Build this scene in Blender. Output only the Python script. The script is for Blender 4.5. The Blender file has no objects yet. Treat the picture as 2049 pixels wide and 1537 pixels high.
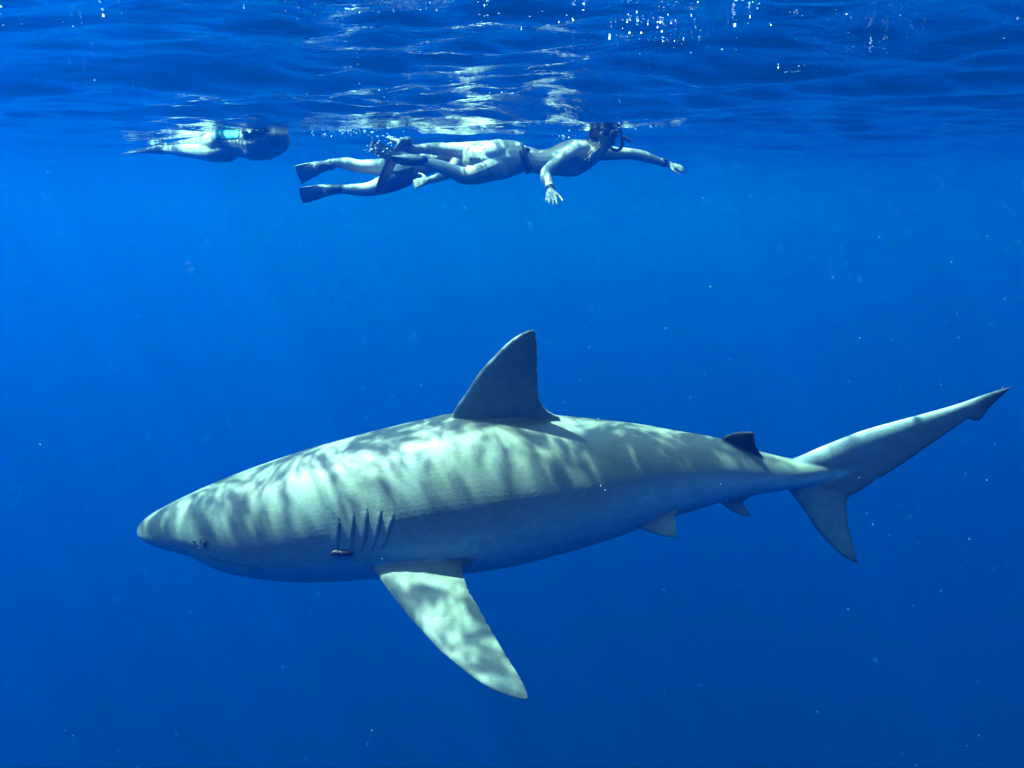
import bpy, bmesh, math, random
import numpy as np
from mathutils import Vector, Matrix, kdtree
from mathutils.bvhtree import BVHTree

random.seed(7); rng = np.random.default_rng(7)
sc = bpy.context.scene
COL = sc.collection

# ------------------------------------------------------------------ camera
F_PX, W_PX, H_PX = 1800.0, 2049.0, 1537.0          # focal length and frame in photograph pixels
CAM_DEPTH = 0.53                                    # camera hangs this far under the sea surface (z = 0)
PITCH = math.atan((H_PX/2 - 408.0)/F_PX)
CAM = Vector((0, 0, -CAM_DEPTH))
cd = bpy.data.cameras.new('camera'); cam = bpy.data.objects.new('camera', cd); COL.objects.link(cam)
cam.location = CAM; cam.rotation_euler = (math.pi/2 - PITCH, 0, 0)
cd.sensor_fit = 'HORIZONTAL'; cd.sensor_width = 36.0; cd.lens = 36.0*F_PX/W_PX
cd.clip_start = 0.05; cd.clip_end = 1000.0
sc.camera = cam

# ------------------------------------------------------------------ sky, sun, exposure
TO_SUN = Vector((-0.43, 0.035, 0.90)).normalized()
wd = bpy.data.worlds.new('World'); sc.world = wd; wd.use_nodes = True
nt = wd.node_tree; bg = nt.nodes['Background']
sky = nt.nodes.new('ShaderNodeTexSky'); sky.sky_type = 'NISHITA'; sky.sun_disc = False; sky.ozone_density = 4.0
sky.sun_elevation = math.asin(TO_SUN.z); sky.sun_rotation = math.atan2(TO_SUN.x, TO_SUN.y)
nt.links.new(sky.outputs[0], bg.inputs[0]); bg.inputs[1].default_value = 0.15
sd = bpy.data.lights.new('sun', 'SUN'); sun = bpy.data.objects.new('sun', sd); COL.objects.link(sun)
sd.energy = 3.4; sd.angle = math.radians(0.5); sd.color = (1.0, 0.94, 0.86)
sun.rotation_euler = (-TO_SUN).to_track_quat('-Z', 'Y').to_euler(); sun.location = TO_SUN*20
vs = sc.view_settings; vs.view_transform = 'Standard'; vs.look = 'None'; vs.gamma = 1.0
vs.exposure = 3.86; vs.use_curve_mapping = False
cy = sc.cycles
cy.max_bounces = 8; cy.volume_bounces = 1; cy.diffuse_bounces = 3; cy.glossy_bounces = 4
cy.transparent_max_bounces = 12; cy.transmission_bounces = 4
cy.use_denoising = True; cy.caustics_reflective = False; cy.caustics_refractive = False
cy.sample_clamp_indirect = 4.0

# ------------------------------------------------------------------ helpers
cp, sp = math.cos(PITCH), math.sin(PITCH)
def at(px, py, Y):
    """the point at distance Y in front of the camera that the photograph shows at this pixel"""
    u = (px - W_PX/2)/F_PX; v = (H_PX/2 - py)/F_PX
    d = Vector((u, cp + v*sp, -sp + v*cp))
    return CAM + d*(Y/d.y)
def ray(px, py):
    u = (px - W_PX/2)/F_PX; v = (H_PX/2 - py)/F_PX
    return Vector((u, cp + v*sp, -sp + v*cp)).normalized()

def link(name, me, mat=None, parent=None, smooth=True):
    o = bpy.data.objects.new(name, me); COL.objects.link(o)
    if mat is not None and not me.materials: me.materials.append(mat)
    if smooth and len(me.polygons): me.polygons.foreach_set('use_smooth', [True]*len(me.polygons))
    if parent is not None:
        o.parent = parent; o.matrix_parent_inverse = Matrix.Translation(-parent.location)
    return o
def mesh(name, v, f):
    me = bpy.data.meshes.new(name); me.from_pydata([tuple(p) for p in v], [], f); me.update(); return me
def empty(name, loc, label, cat, group=None):
    o = bpy.data.objects.new(name, None); COL.objects.link(o); o.location = loc
    o['label'] = label; o['category'] = cat
    if group: o['group'] = group
    return o
def fix_normals(me):
    bm = bmesh.new(); bm.from_mesh(me); bmesh.ops.recalc_face_normals(bm, faces=bm.faces); bm.to_mesh(me); bm.free()
    return me

class MB:
    """collects several closed shapes into one vertex and face list"""
    def __init__(s): s.v = []; s.f = []
    def add(s, v, f):
        b = len(s.v); s.v += [Vector(p) for p in v]; s.f += [tuple(i+b for i in q) for q in f]
    def rings(s, rs):
        n = len(rs[0]); v = [p for r in rs for p in r]; f = []
        for i in range(len(rs)-1):
            for j in range(n):
                k = (j+1) % n
                f.append((i*n+j, i*n+k, (i+1)*n+k, (i+1)*n+j))
        c0 = len(v); v.append(sum(rs[0], Vector())/n); v.append(sum(rs[-1], Vector())/n)
        e = (len(rs)-1)*n
        for j in range(n):
            k = (j+1) % n
            f.append((c0, k, j)); f.append((c0+1, e+j, e+k))
        s.add(v, f)
    def mesh(s, name): return fix_normals(mesh(name, s.v, s.f))

def catmull(pts, k):
    """pts: list of equal-length tuples -> k samples between each pair on a smooth curve"""
    a = np.array(pts, float); out = []
    for i in range(len(a)-1):
        p0 = a[max(i-1, 0)]; p1 = a[i]; p2 = a[i+1]; p3 = a[min(i+2, len(a)-1)]
        for t in np.linspace(0, 1, k, endpoint=False):
            out.append(0.5*((2*p1)+(-p0+p2)*t+(2*p0-5*p1+4*p2-p3)*t*t+(-p0+3*p1-3*p2+p3)*t**3))
    out.append(a[-1]); return np.array(out)

def tube(mb, pts, k=4, n=16, side=None, cap=True):
    """pts: (Vector, half_side, half_up); an oval tube along the points. side = direction of half_side"""
    c = catmull([(*p[0], p[1], p[2]) for p in pts], k)
    P = [Vector(r[:3]) for r in c]; rs = []
    last = None
    def frame(i):
        nonlocal last
        t = (P[min(i+1, len(P)-1)] - P[max(i-1, 0)]).normalized()
        s0 = Vector(side) if side is not None else (last if last is not None else Vector((0, 1, 0)))
        s = s0 - t*s0.dot(t)
        if s.length < 1e-3: s = t.orthogonal()
        s.normalize(); last = s
        return t, s, t.cross(s)
    frs = [frame(i) for i in range(len(P))]
    def ring(p, s, u, a, b):
        return [p + s*(a*math.cos(2*math.pi*j/n)) + u*(b*math.sin(2*math.pi*j/n)) for j in range(n)]
    if cap:
        t, s, u = frs[0]; r = max(min(c[0][3], c[0][4]), 1e-4)
        for q in (0.97, 0.8, 0.45): rs.append(ring(P[0]-t*(r*q), s, u, c[0][3]*math.sqrt(1-q*q), c[0][4]*math.sqrt(1-q*q)))
    for i in range(len(P)):
        t, s, u = frs[i]; rs.append(ring(P[i], s, u, max(c[i][3], 1e-4), max(c[i][4], 1e-4)))
    if cap:
        t, s, u = frs[-1]; r = max(min(c[-1][3], c[-1][4]), 1e-4)
        for q in (0.45, 0.8, 0.97): rs.append(ring(P[-1]+t*(r*q), s, u, c[-1][3]*math.sqrt(1-q*q), c[-1][4]*math.sqrt(1-q*q)))
    mb.rings(rs)

def ellipsoid(mb, c, ax, ay, az, n=20, m=12):
    """ax, ay, az: three half-axis vectors"""
    rs = []
    for i in range(1, m):
        th = math.pi*i/m
        rs.append([c + az*math.cos(th) + (ax*math.cos(2*math.pi*j/n) + ay*math.sin(2*math.pi*j/n))*math.sin(th) for j in range(n)])
    mb.rings(rs)

def remeshed(name, mb, voxel, smooth=4, factor=0.5):
    """one continuous skin around all the shapes in mb"""
    o = bpy.data.objects.new('tmp', mb.mesh('tmp')); COL.objects.link(o)
    m = o.modifiers.new('r', 'REMESH'); m.mode = 'VOXEL'; m.voxel_size = voxel; m.adaptivity = 0
    if smooth:
        s = o.modifiers.new('s', 'SMOOTH'); s.factor = factor; s.iterations = smooth
    dg = bpy.context.evaluated_depsgraph_get()
    me = bpy.data.meshes.new_from_object(o.evaluated_get(dg)); me.name = name
    bpy.data.objects.remove(o); me.materials.clear()
    return me

# ------------------------------------------------------------------ materials
def new_mat(name):
    m = bpy.data.materials.new(name); m.use_nodes = True; t = m.node_tree
    return m, t, t.nodes['Principled BSDF'], t.nodes['Material Output']
def N(t, typ, **kw):
    n = t.nodes.new(typ)
    for k, v in kw.items():
        if k.startswith('i_'):
            key = k[2:]; n.inputs[int(key) if key.isdigit() else key.replace('_', ' ')].default_value = v
        else: setattr(n, k, v)
    return n
def math_node(t, op, a, b=None, clamp=False):
    n = t.nodes.new('ShaderNodeMath'); n.operation = op; n.use_clamp = clamp
    for i, x in enumerate((a, b)):
        if x is None: continue
        if isinstance(x, (int, float)): n.inputs[i].default_value = x
        else: t.links.new(x, n.inputs[i])
    return n.outputs[0]
def ramp(t, fac, stops):
    n = t.nodes.new('ShaderNodeValToRGB'); e = n.color_ramp.elements
    while len(e) < len(stops): e.new(0.5)
    for el, (p, c) in zip(e, stops): el.position = p; el.color = (*c, 1)
    t.links.new(fac, n.inputs[0]); return n.outputs[0]

def plain(name, col, rough=0.5, var=0.15, scale=20.0, bump=0.0, spec=0.5):
    m, t, b, o = new_mat(name)
    tc = N(t, 'ShaderNodeTexCoord'); nz = N(t, 'ShaderNodeTexNoise', i_Scale=scale, i_Detail=4.0)
    t.links.new(tc.outputs['Object'], nz.inputs['Vector'])
    c0 = tuple(x*(1-var) for x in col); c1 = tuple(min(1, x*(1+var)) for x in col)
    t.links.new(ramp(t, nz.outputs[0], [(0.3, c0), (0.7, c1)]), b.inputs['Base Color'])
    b.inputs['Roughness'].default_value = rough; b.inputs['Specular IOR Level'].default_value = spec
    if bump:
        bp = N(t, 'ShaderNodeBump', i_Strength=bump, i_Distance=0.01)
        t.links.new(nz.outputs[0], bp.inputs['Height']); t.links.new(bp.outputs[0], b.inputs['Normal'])
    return m

# the sea surface: mirror beyond the critical angle, clear inside it; a noise pattern in its tint dapples the sunlight let through
def sea_material():
    m, t, b, o = new_mat('sea_surface'); t.nodes.remove(b)
    g = N(t, 'ShaderNodeNewGeometry')
    sep = N(t, 'ShaderNodeMapping'); sep.inputs['Scale'].default_value = (1, 1, 0)
    t.links.new(g.outputs['Position'], sep.inputs[0])
    # fine ripples
    n1 = N(t, 'ShaderNodeTexNoise', i_Scale=10.0, i_Detail=3.0, i_Roughness=0.6)
    mp = N(t, 'ShaderNodeMapping'); mp.inputs['Scale'].default_value = (0.8, 1.3, 0)
    t.links.new(g.outputs['Position'], mp.inputs[0]); t.links.new(mp.outputs[0], n1.inputs['Vector'])
    bp = N(t, 'ShaderNodeBump', i_Strength=0.6, i_Distance=0.02)
    t.links.new(n1.outputs[0], bp.inputs['Height'])
    fr = N(t, 'ShaderNodeFresnel', i_IOR=1.33); t.links.new(bp.outputs[0], fr.inputs['Normal'])
    gl = N(t, 'ShaderNodeBsdfGlossy', i_Roughness=0.0); gl.inputs['Color'].default_value = (1, 1, 1, 1)
    t.links.new(bp.outputs[0], gl.inputs['Normal'])
    # painted caustics: light and dark put into the tint, not focused by the ripples
    ds = N(t, 'ShaderNodeTexNoise', i_Scale=3.0, i_Detail=2.0); t.links.new(sep.outputs[0], ds.inputs['Vector'])
    wv = N(t, 'ShaderNodeVectorMath', operation='MULTIPLY_ADD')
    t.links.new(ds.outputs['Color'], wv.inputs[0]); wv.inputs[1].default_value = (0.28, 0.28, 0); t.links.new(sep.outputs[0], wv.inputs[2])
    big = N(t, 'ShaderNodeTexNoise', i_Scale=4.6, i_Detail=2.0, i_Roughness=0.5); t.links.new(wv.outputs[0], big.inputs['Vector'])
    v1 = N(t, 'ShaderNodeTexVoronoi', feature='DISTANCE_TO_EDGE', i_Scale=10.0); t.links.new(wv.outputs[0], v1.inputs['Vector'])
    fine = N(t, 'ShaderNodeTexNoise', i_Scale=23.0, i_Detail=3.0, i_Roughness=0.6); t.links.new(wv.outputs[0], fine.inputs['Vector'])
    net = N(t, 'ShaderNodeMapRange', interpolation_type='SMOOTHSTEP'); net.inputs[1].default_value = 0.0; net.inputs[2].default_value = 0.20
    net.inputs[3].default_value = 1.0; net.inputs[4].default_value = 0.0; t.links.new(v1.outputs['Distance'], net.inputs[0])
    broad = N(t, 'ShaderNodeTexNoise', i_Scale=1.3, i_Detail=1.0)
    mb_ = N(t, 'ShaderNodeMapping'); mb_.inputs['Location'].default_value = (5.3, 2.2, 0); t.links.new(sep.outputs[0], mb_.inputs[0]); t.links.new(mb_.outputs[0], broad.inputs['Vector'])
    s = math_node(t, 'ADD', big.outputs[0], math_node(t, 'MULTIPLY', math_node(t, 'SUBTRACT', broad.outputs[0], 0.5), 0.55))
    s = math_node(t, 'ADD', s, math_node(t, 'MULTIPLY', fine.outputs[0], 0.80))
    s = math_node(t, 'ADD', s, math_node(t, 'MULTIPLY', net.outputs[0], 0.09))
    mr = N(t, 'ShaderNodeMapRange', interpolation_type='SMOOTHSTEP'); mr.inputs[1].default_value = 0.84; mr.inputs[2].default_value = 1.18
    mr.inputs[3].default_value = 0.07; mr.inputs[4].default_value = 1.0; t.links.new(s, mr.inputs[0])
    tr = N(t, 'ShaderNodeBsdfTransparent'); t.links.new(mr.outputs[0], tr.inputs[0])
    mx = N(t, 'ShaderNodeMixShader'); t.links.new(fr.outputs[0], mx.inputs[0])
    t.links.new(tr.outputs[0], mx.inputs[1]); t.links.new(gl.outputs[0], mx.inputs[2])
    t.links.new(mx.outputs[0], o.inputs['Surface'])
    return m

def shark_material():
    m, t, b, o = new_mat('shark_skin')
    at_ = N(t, 'ShaderNodeAttribute', attribute_name='tone')
    sx = N(t, 'ShaderNodeSeparateColor'); t.links.new(at_.outputs['Color'], sx.inputs[0])
    tc = N(t, 'ShaderNodeTexCoord')
    n1 = N(t, 'ShaderNodeTexNoise', i_Scale=9.0, i_Detail=6.0, i_Roughness=0.6); t.links.new(tc.outputs['Object'], n1.inputs['Vector'])
    n2 = N(t, 'ShaderNodeTexNoise', i_Scale=160.0, i_Detail=3.0); t.links.new(tc.outputs['Object'], n2.inputs['Vector'])
    mp = N(t, 'ShaderNodeMapping'); mp.inputs['Scale'].default_value = (6, 40, 40); t.links.new(tc.outputs['Object'], mp.inputs[0])
    n3 = N(t, 'ShaderNodeTexNoise', i_Scale=1.0, i_Detail=4.0); t.links.new(mp.outputs[0], n3.inputs['Vector'])
    back = ramp(t, n1.outputs[0], [(0.3, (0.074, 0.104, 0.082)), (0.72, (0.120, 0.160, 0.124))])
    bel = ramp(t, n3.outputs[0], [(0.3, (0.34,0.58,0.66)), (0.7, (0.44,0.70,0.78))])
    edge = math_node(t, 'ADD', sx.outputs[0], math_node(t, 'MULTIPLY', math_node(t, 'SUBTRACT', n1.outputs[0], 0.5), 0.25), True)
    mix = N(t, 'ShaderNodeMix', data_type='RGBA'); t.links.new(edge, mix.inputs[0]); t.links.new(bel, mix.inputs[6]); t.links.new(back, mix.inputs[7])
    dk = N(t, 'ShaderNodeMix', data_type='RGBA'); dk.inputs[7].default_value = (0.022, 0.024, 0.028, 1)
    t.links.new(sx.outputs[1], dk.inputs[0]); t.links.new(mix.outputs[2], dk.inputs[6])
    m2 = N(t, 'ShaderNodeMapping'); m2.inputs['Scale'].default_value = (5, 22, 60); m2.inputs['Rotation'].default_value = (0, 0.35, 0); t.links.new(tc.outputs['Object'], m2.inputs[0])
    n4 = N(t, 'ShaderNodeTexNoise', i_Scale=2.0, i_Detail=2.0, i_Distortion=0.6); t.links.new(m2.outputs[0], n4.inputs['Vector'])
    scr = N(t, 'ShaderNodeMapRange'); scr.inputs[1].default_value = 0.715; scr.inputs[2].default_value = 0.76; scr.inputs[4].default_value = 0.28; t.links.new(n4.outputs[0], scr.inputs[0])
    sm = N(t, 'ShaderNodeMix', data_type='RGBA'); sm.inputs[7].default_value = (0.30, 0.34, 0.32, 1); t.links.new(scr.outputs[0], sm.inputs[0]); t.links.new(dk.outputs[2], sm.inputs[6]); dk = sm
    n5 = N(t, 'ShaderNodeTexNoise', i_Scale=38.0, i_Detail=5.0, i_Roughness=0.7); t.links.new(tc.outputs['Object'], n5.inputs['Vector'])
    mo = N(t, 'ShaderNodeMix', data_type='RGBA', blend_type='MULTIPLY'); mo.inputs[0].default_value = 0.55; t.links.new(dk.outputs[2], mo.inputs[6])
    t.links.new(ramp(t, n5.outputs[0], [(0.32, (0.62, 0.62, 0.62)), (0.62, (1, 1, 1))]), mo.inputs[7]); dk = mo
    gr = N(t, 'ShaderNodeMix', data_type='RGBA', blend_type='MULTIPLY'); gr.inputs[0].default_value = 0.5
    t.links.new(dk.outputs[2], gr.inputs[6]); t.links.new(ramp(t, n2.outputs[0], [(0.3, (0.7, 0.7, 0.7)), (0.7, (1, 1, 1))]), gr.inputs[7])
    t.links.new(gr.outputs[2], b.inputs['Base Color'])
    b.inputs['Roughness'].default_value = 0.55; b.inputs['Specular IOR Level'].default_value = 0.25
    bp = N(t, 'ShaderNodeBump', i_Strength=0.25, i_Distance=0.002); t.links.new(n2.outputs[0], bp.inputs['Height'])
    t.links.new(bp.outputs[0], b.inputs['Normal'])
    return m

M_SEA = sea_material()
M_SHARK = shark_material()
M_SLIT = plain('slit_shadow_skin', (0.045, 0.055, 0.058), 0.6)
M_EYE = plain('shark_eye', (0.08, 0.10, 0.10), 0.35, 0.3, 60)
M_PUPIL = plain('shark_pupil', (0.01, 0.01, 0.012), 0.1)
M_SKIN = plain('skin', (0.36, 0.31, 0.23), 0.5, 0.08, 8)
M_SKIN2 = plain('tanned_skin', (0.30, 0.25, 0.18), 0.5, 0.08, 8)
M_HAIR = plain('dark_wet_hair', (0.05, 0.035, 0.025), 0.4, 0.4, 60, 0.5)
M_BLONDE = plain('blonde_hair', (0.30, 0.23, 0.13), 0.45, 0.35, 60, 0.4)
M_RUBBER = plain('black_rubber', (0.02, 0.021, 0.023), 0.45, 0.3, 30)
M_GREYRUB = plain('grey_fin_rubber', (0.035, 0.04, 0.045), 0.45, 0.3, 30)
M_PALE = plain('pale_swimwear', (0.38, 0.35, 0.28), 0.8, 0.1, 30)
M_TEAL = plain('teal_swimwear', (0.03, 0.30, 0.32), 0.7, 0.12, 40)
M_SHORTS = plain('dark_blue_shorts', (0.02, 0.03, 0.055), 0.8, 0.2, 25)
M_BROWN = plain('dark_brown_hide', (0.014, 0.007, 0.007), 0.5, 0.5, 90, 0.6)
def faint(name, col, amount):
    m = plain(name, col, 0.7); t = m.node_tree; b = t.nodes['Principled BSDF']; o = t.nodes['Material Output']
    tr = t.nodes.new('ShaderNodeBsdfTransparent'); mx = t.nodes.new('ShaderNodeMixShader'); mx.inputs[0].default_value = amount
    t.links.new(tr.outputs[0], mx.inputs[1]); t.links.new(b.outputs[0], mx.inputs[2]); t.links.new(mx.outputs[0], o.inputs['Surface']); return m
M_SNOW = faint('drifting_specks', (0.42, 0.66, 0.70), 0.32)
M_JELLY = faint('translucent_plankton', (0.10, 0.36, 0.46), 0.028)
M_BUBBLE_GLINT = plain('bubbles_and_glints', (0.62, 0.84, 0.87), 0.25, 0.05, 30)

# ------------------------------------------------------------------ sea surface
waves = []
for L in np.geomspace(2.6, 0.16, 34):
    th = rng.normal(math.radians(78), 0.55)
    waves.append((2*math.pi/L, math.cos(th), math.sin(th), 0.0100*(1.0 if 0.2 < L < 1.1 else 0.62)*L**0.95*rng.uniform(0.5, 1.3), rng.uniform(0, 6.28)))
def sea_z(x, y):
    z = np.zeros_like(x)
    for k, cx, cyy, a, ph in waves:
        s = np.sin(k*(x*cx + y*cyy) + ph + 0.6*np.sin(0.7*x*k*0.23 + ph*2))
        z = z + a*(s + 0.25*s*s)
    return z
def build_sea():
    def axis(n, near, far):
        u = np.linspace(-1, 1, n); k = math.asinh(far/near); return near*np.sinh(u*k)
    xs = axis(560, 2.2, 118.0); ys = 4.5 + axis(640, 2.2, 112.0)
    X, Y = np.meshgrid(xs, ys); fade = 0.06 + 0.94*np.exp(-(np.hypot(X, Y-3.5)/8.5)**2)
    Z = sea_z(X, Y)*fade
    nx, ny = len(xs), len(ys)
    v = np.stack([X, Y, Z], -1).reshape(-1, 3)
    me = bpy.data.meshes.new('sea_surface'); me.vertices.add(len(v)); me.vertices.foreach_set('co', v.ravel())
    i, j = np.meshgrid(np.arange(nx-1), np.arange(ny-1)); a = (j*nx+i).ravel()
    q = np.stack([a, a+1, a+1+nx, a+nx], -1).ravel()
    me.loops.add(len(q)); me.loops.foreach_set('vertex_index', q)
    me.polygons.add(len(a)); me.polygons.foreach_set('loop_start', np.arange(0, len(q), 4))
    me.update(calc_edges=True); me.validate()
    o = link('sea_surface', me, M_SEA); o['kind'] = 'structure'
build_sea()

def box(name, x0, x1, y0, y1, z0, z1):
    v = [(x, y, z) for z in (z0, z1) for y in (y0, y1) for x in (x0, x1)]
    return mesh(name, v, [(0, 2, 3, 1), (4, 5, 7, 6), (0, 1, 5, 4), (2, 6, 7, 3), (0, 4, 6, 2), (1, 3, 7, 5)])

# the deep floor and the body of water itself
SEABED_Z = -32.0
bed = mesh('seabed', [(-118, -106, SEABED_Z), (118, -106, SEABED_Z), (118, 115, SEABED_Z), (-118, 115, SEABED_Z)], [(0, 1, 2, 3)])
bo = link('seabed', bed, plain('dark_silt', (0.004, 0.008, 0.02), 0.9, 0.3, 0.4)); bo['kind'] = 'structure'
hz = link('haze', box('haze', -120, 120, -110, 118, SEABED_Z-1.0, 0.75), None, smooth=False); hz['kind'] = 'stuff'
hm = bpy.data.materials.new('sea_water'); hm.use_nodes = True; ht = hm.node_tree
ht.nodes.remove(ht.nodes['Principled BSDF'])
def water(density, color, absorb, g):
    pv = ht.nodes.new('ShaderNodeVolumePrincipled')
    pv.inputs['Density'].default_value = density; pv.inputs['Color'].default_value = (*color, 1)
    pv.inputs['Absorption Color'].default_value = (*absorb, 1); pv.inputs['Anisotropy'].default_value = g
    return pv.outputs[0]
ad = ht.nodes.new('ShaderNodeAddShader')
ht.links.new(water(0.165, (0.0, 0.0020, 0.262), (0.0, 0.655, 0.845), 0.64), ad.inputs[0])       # the water itself
ht.links.new(water(0.030, (0.0, 0.30, 0.50), (1, 1, 1), 0.82), ad.inputs[1])                  # what drifts in it, scattering forwards
ht.links.new(ad.outputs[0], ht.nodes['Material Output'].inputs['Volume'])
hz.data.materials.append(hm)

# ------------------------------------------------------------------ shark
SY = 2.47
def shark_y(px): return SY + 0.05*((px-1000)/900.0)**2*(1 if px > 1000 else 0.4)
TOP = [(275,1060),(283,1047),(300,1032),(325,1018),(370,996),(430,970),(500,943),(570,919),(640,897),(700,881),(780,860),(850,844),(906,832),(1000,829),(1090,833),(1125,836),(1200,843),(1280,852),(1350,864),(1440,879),(1520,904),(1585,919),(1640,922),(1720,912)]
BOT = [(275,1066),(283,1077),(300,1085),(325,1092),(370,1101),(400,1108),(416,1117),(450,1132),(500,1143),(560,1149),(620,1151),(680,1149),(740,1145),(850,1142),(940,1134),(1000,1126),(1060,1114),(1120,1099),(1180,1083),(1240,1065),(1275,1052),(1330,1034),(1400,1014),(1440,1003),(1500,990),(1570,979),(1640,968),(1720,940)]
WID = [(275,3),(283,17),(300,32),(325,48),(370,71),(430,95),(500,116),(570,131),(640,141),(700,146),(780,150),(850,150),(906,148),(1000,143),(1125,126),(1200,112),(1280,94),(1350,77),(1440,56),(1520,40),(1585,29),(1640,16),(1720,6)]
def smooth_interp(pts, xs):
    p = np.array(pts, float)
    c = catmull(pts, 12); return np.interp(xs, c[:, 0], c[:, 1])
PXM = SY/F_PX*1.03
def build_shark():
    u = np.concatenate([275 + 60*np.linspace(0, 1, 26, endpoint=False)**1.8, np.linspace(335, 1720, 230)])
    tp, bt, wd_ = smooth_interp(TOP, u), smooth_interp(BOT, u), smooth_interp(WID, u)
    n = 96; mb = MB(); src = []; rings = []
    for i, px in enumerate(u):
        Y = shark_y(px); a = at(px, tp[i], Y); b = at(px, bt[i], Y); c = (a+b)/2; h = (a.z-b.z)/2; w = wd_[i]*PXM
        r = []
        for j in range(n):
            th = 2*math.pi*j/n; cs, sn = math.cos(th), math.sin(th)
            e = 0.92
            yy = w*math.copysign(abs(cs)**e, cs); zz = h*math.copysign(abs(sn)**e, sn)
            p = Vector((c.x, c.y + yy, c.z + zz)); r.append(p)
            lim = -0.30 + 0.30*min(1, max(0, (px-900)/450)) if px > 760 else -0.30 - 0.10*min(1, (760-px)/350)
            tone = 1/(1+math.exp(-(sn - lim)*5.5))
            src.append((p, tone, 0.0))
        rings.append(r)
    mb.rings(rings)
    # fins: leading and trailing edges in photograph pixels, root to tip, each with its distance
    def fin(lead, trail, thick, normal, tone=1.0, dusky=0.0, tipdark=0.6, root_skip=0.10, K=70, C=26, traildark=0.35, under=None):
        def res(e):
            c = catmull(e, 14) if len(e) > 2 else np.array(e, float)
            d = np.concatenate([[0], np.cumsum(np.linalg.norm(np.diff(c[:, :2], axis=0), axis=1))]); d /= d[-1]
            s = np.linspace(0, 1, K); return [at(np.interp(q, d, c[:, 0]), np.interp(q, d, c[:, 1]), np.interp(q, d, c[:, 2])) for q in s]
        L, T = res(lead), res(trail); rs = []
        jr = random.Random(K*31+int(lead[0][0])); wob = 0.0
        for i in range(3, K-2):                                     # worn, slightly nicked trailing edge
            wob = 0.6*wob + jr.uniform(-1, 1)*0.0007; nick = jr.choice([0]*12+[1])*jr.uniform(.0015, .004)
            dv = L[i]-T[i]
            if dv.length > .02: T[i] = T[i] + dv.normalized()*(wob+nick)
        h_ = K//2; nn = ((T[h_]-L[h_]).cross((L[-1]+T[-1])/2-(L[0]+T[0])/2)).normalized()
        if nn.dot(Vector(normal)) < 0: nn = -nn
        for i in range(K):
            q = i/(K-1); top = []; bot = []
            tt = thick*(1-q)**0.8 + 0.004
            for j in range(C):
                vv = 0.5-0.5*math.cos(math.pi*j/(C-1)); p = L[i].lerp(T[i], vv)
                prof = (1.48*math.sqrt(vv) - 0.63*vv - 1.758*vv*vv + 1.42*vv**3 - 0.507*vv**4)*1.7
                hh = tt*max(prof, 0)*0.5 + 0.0022
                top.append(p + nn*hh); bot.append(p - nn*hh)
                if q > root_skip:
                    dkn = min(1, dusky + tipdark*max(0, (q-0.72)/0.28)**1.5 + traildark*max(0, (vv-0.86)/0.14))
                    src.append((p+nn*hh, tone, dkn)); src.append((p-nn*hh, tone if under is None else under, dkn if under is None else dkn*0.6))
            rs.append(top + bot[::-1])
        mb.rings(rs)
    Yd = lambda py: SY - 0.035 - 0.00034*(835-py)          # the dorsal fin leans towards the viewer
    fin([(905,870,SY-.02),(905,829,SY-.03)]+[(x,y,Yd(y)) for x,y in ((933,786),(959,746),(989,713),(1016,686),(1039,670),(1056,662),(1066,660))],
        [(1112,872,SY-.02),(1121,839,SY-.032)]+[(x,y,Yd(y)) for x,y in ((1106,828),(1091,817),(1081,800),(1077,780),(1076,750),(1075,712),(1074,680),(1071,664),(1068,661))], 0.030, (0, 1, 0.2), tone=0.84, tipdark=0.12, traildark=0.12, root_skip=.15)
    Y2 = SY - 0.0
    fin([(1435,900,Y2),(1447,876,Y2-.005),(1468,867,Y2-.02),(1490,864,Y2-.028),(1507,865,Y2-.035)], [(1528,932,Y2-.01),(1534,926,Y2-.01),(1521,906,Y2-.02),(1513,892,Y2-.025),(1510,878,Y2-.03),(1508,866,Y2-.035)], 0.012, (0, 1, 0.1), dusky=0.82, tipdark=.2)
    # caudal fin: upper lobe, lower lobe
    Yc = lambda x: shark_y(x)
    fin([(x,y,Yc(x)) for x,y in ((1540,925),(1588,918),(1640,896),(1718,865),(1790,844),(1835,832),(1913,810),(1975,788),(2024,773.5))],
        [(x,y,Yc(x)) for x,y in ((1560,975),(1640,995),(1697,994),(1750,963),(1808,927),(1870,884),(1925,847),(1936,838.5),(1946,840),(1959,843),(1969,830),(1990,806),(2010,788),(2023,775))], 0.040, (0, 1, 0), tone=0.76, tipdark=0.95, traildark=.5, K=110)
    fin([(x,y,Yc(x)) for x,y in ((1560,960),(1577,979),(1609,1021),(1640,1067),(1679,1107),(1700,1121),(1716,1127))],
        [(x,y,Yc(x)) for x,y in ((1700,960),(1699,992),(1694.5,1008),(1697,1040),(1701,1065),(1708,1095),(1716.5,1125))], 0.022, (0, 1, 0), tone=0.70, tipdark=0.7, traildark=.5)
    # anal fin
    fin([(1425,985,SY),(1432,998,SY),(1461,1021,SY),(1484,1032,SY),(1502,1034,SY)], [(1490,975,SY),(1486,1000,SY),(1488,1010,SY),(1495,1019,SY),(1503,1033,SY)], 0.010, (0, 1, 0), tone=.55, dusky=0.2, tipdark=.5)
    fin([(1470,985,SY),(1490,992,SY),(1508,989,SY),(1519,986,SY)], [(1470,1000,SY),(1488,1002,SY),(1500,995,SY),(1519,987,SY)], 0.006, (0, 1, 0), tone=.55, dusky=.2, tipdark=.2)
    # pelvic fins, near and far side
    yn = SY-.075
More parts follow.
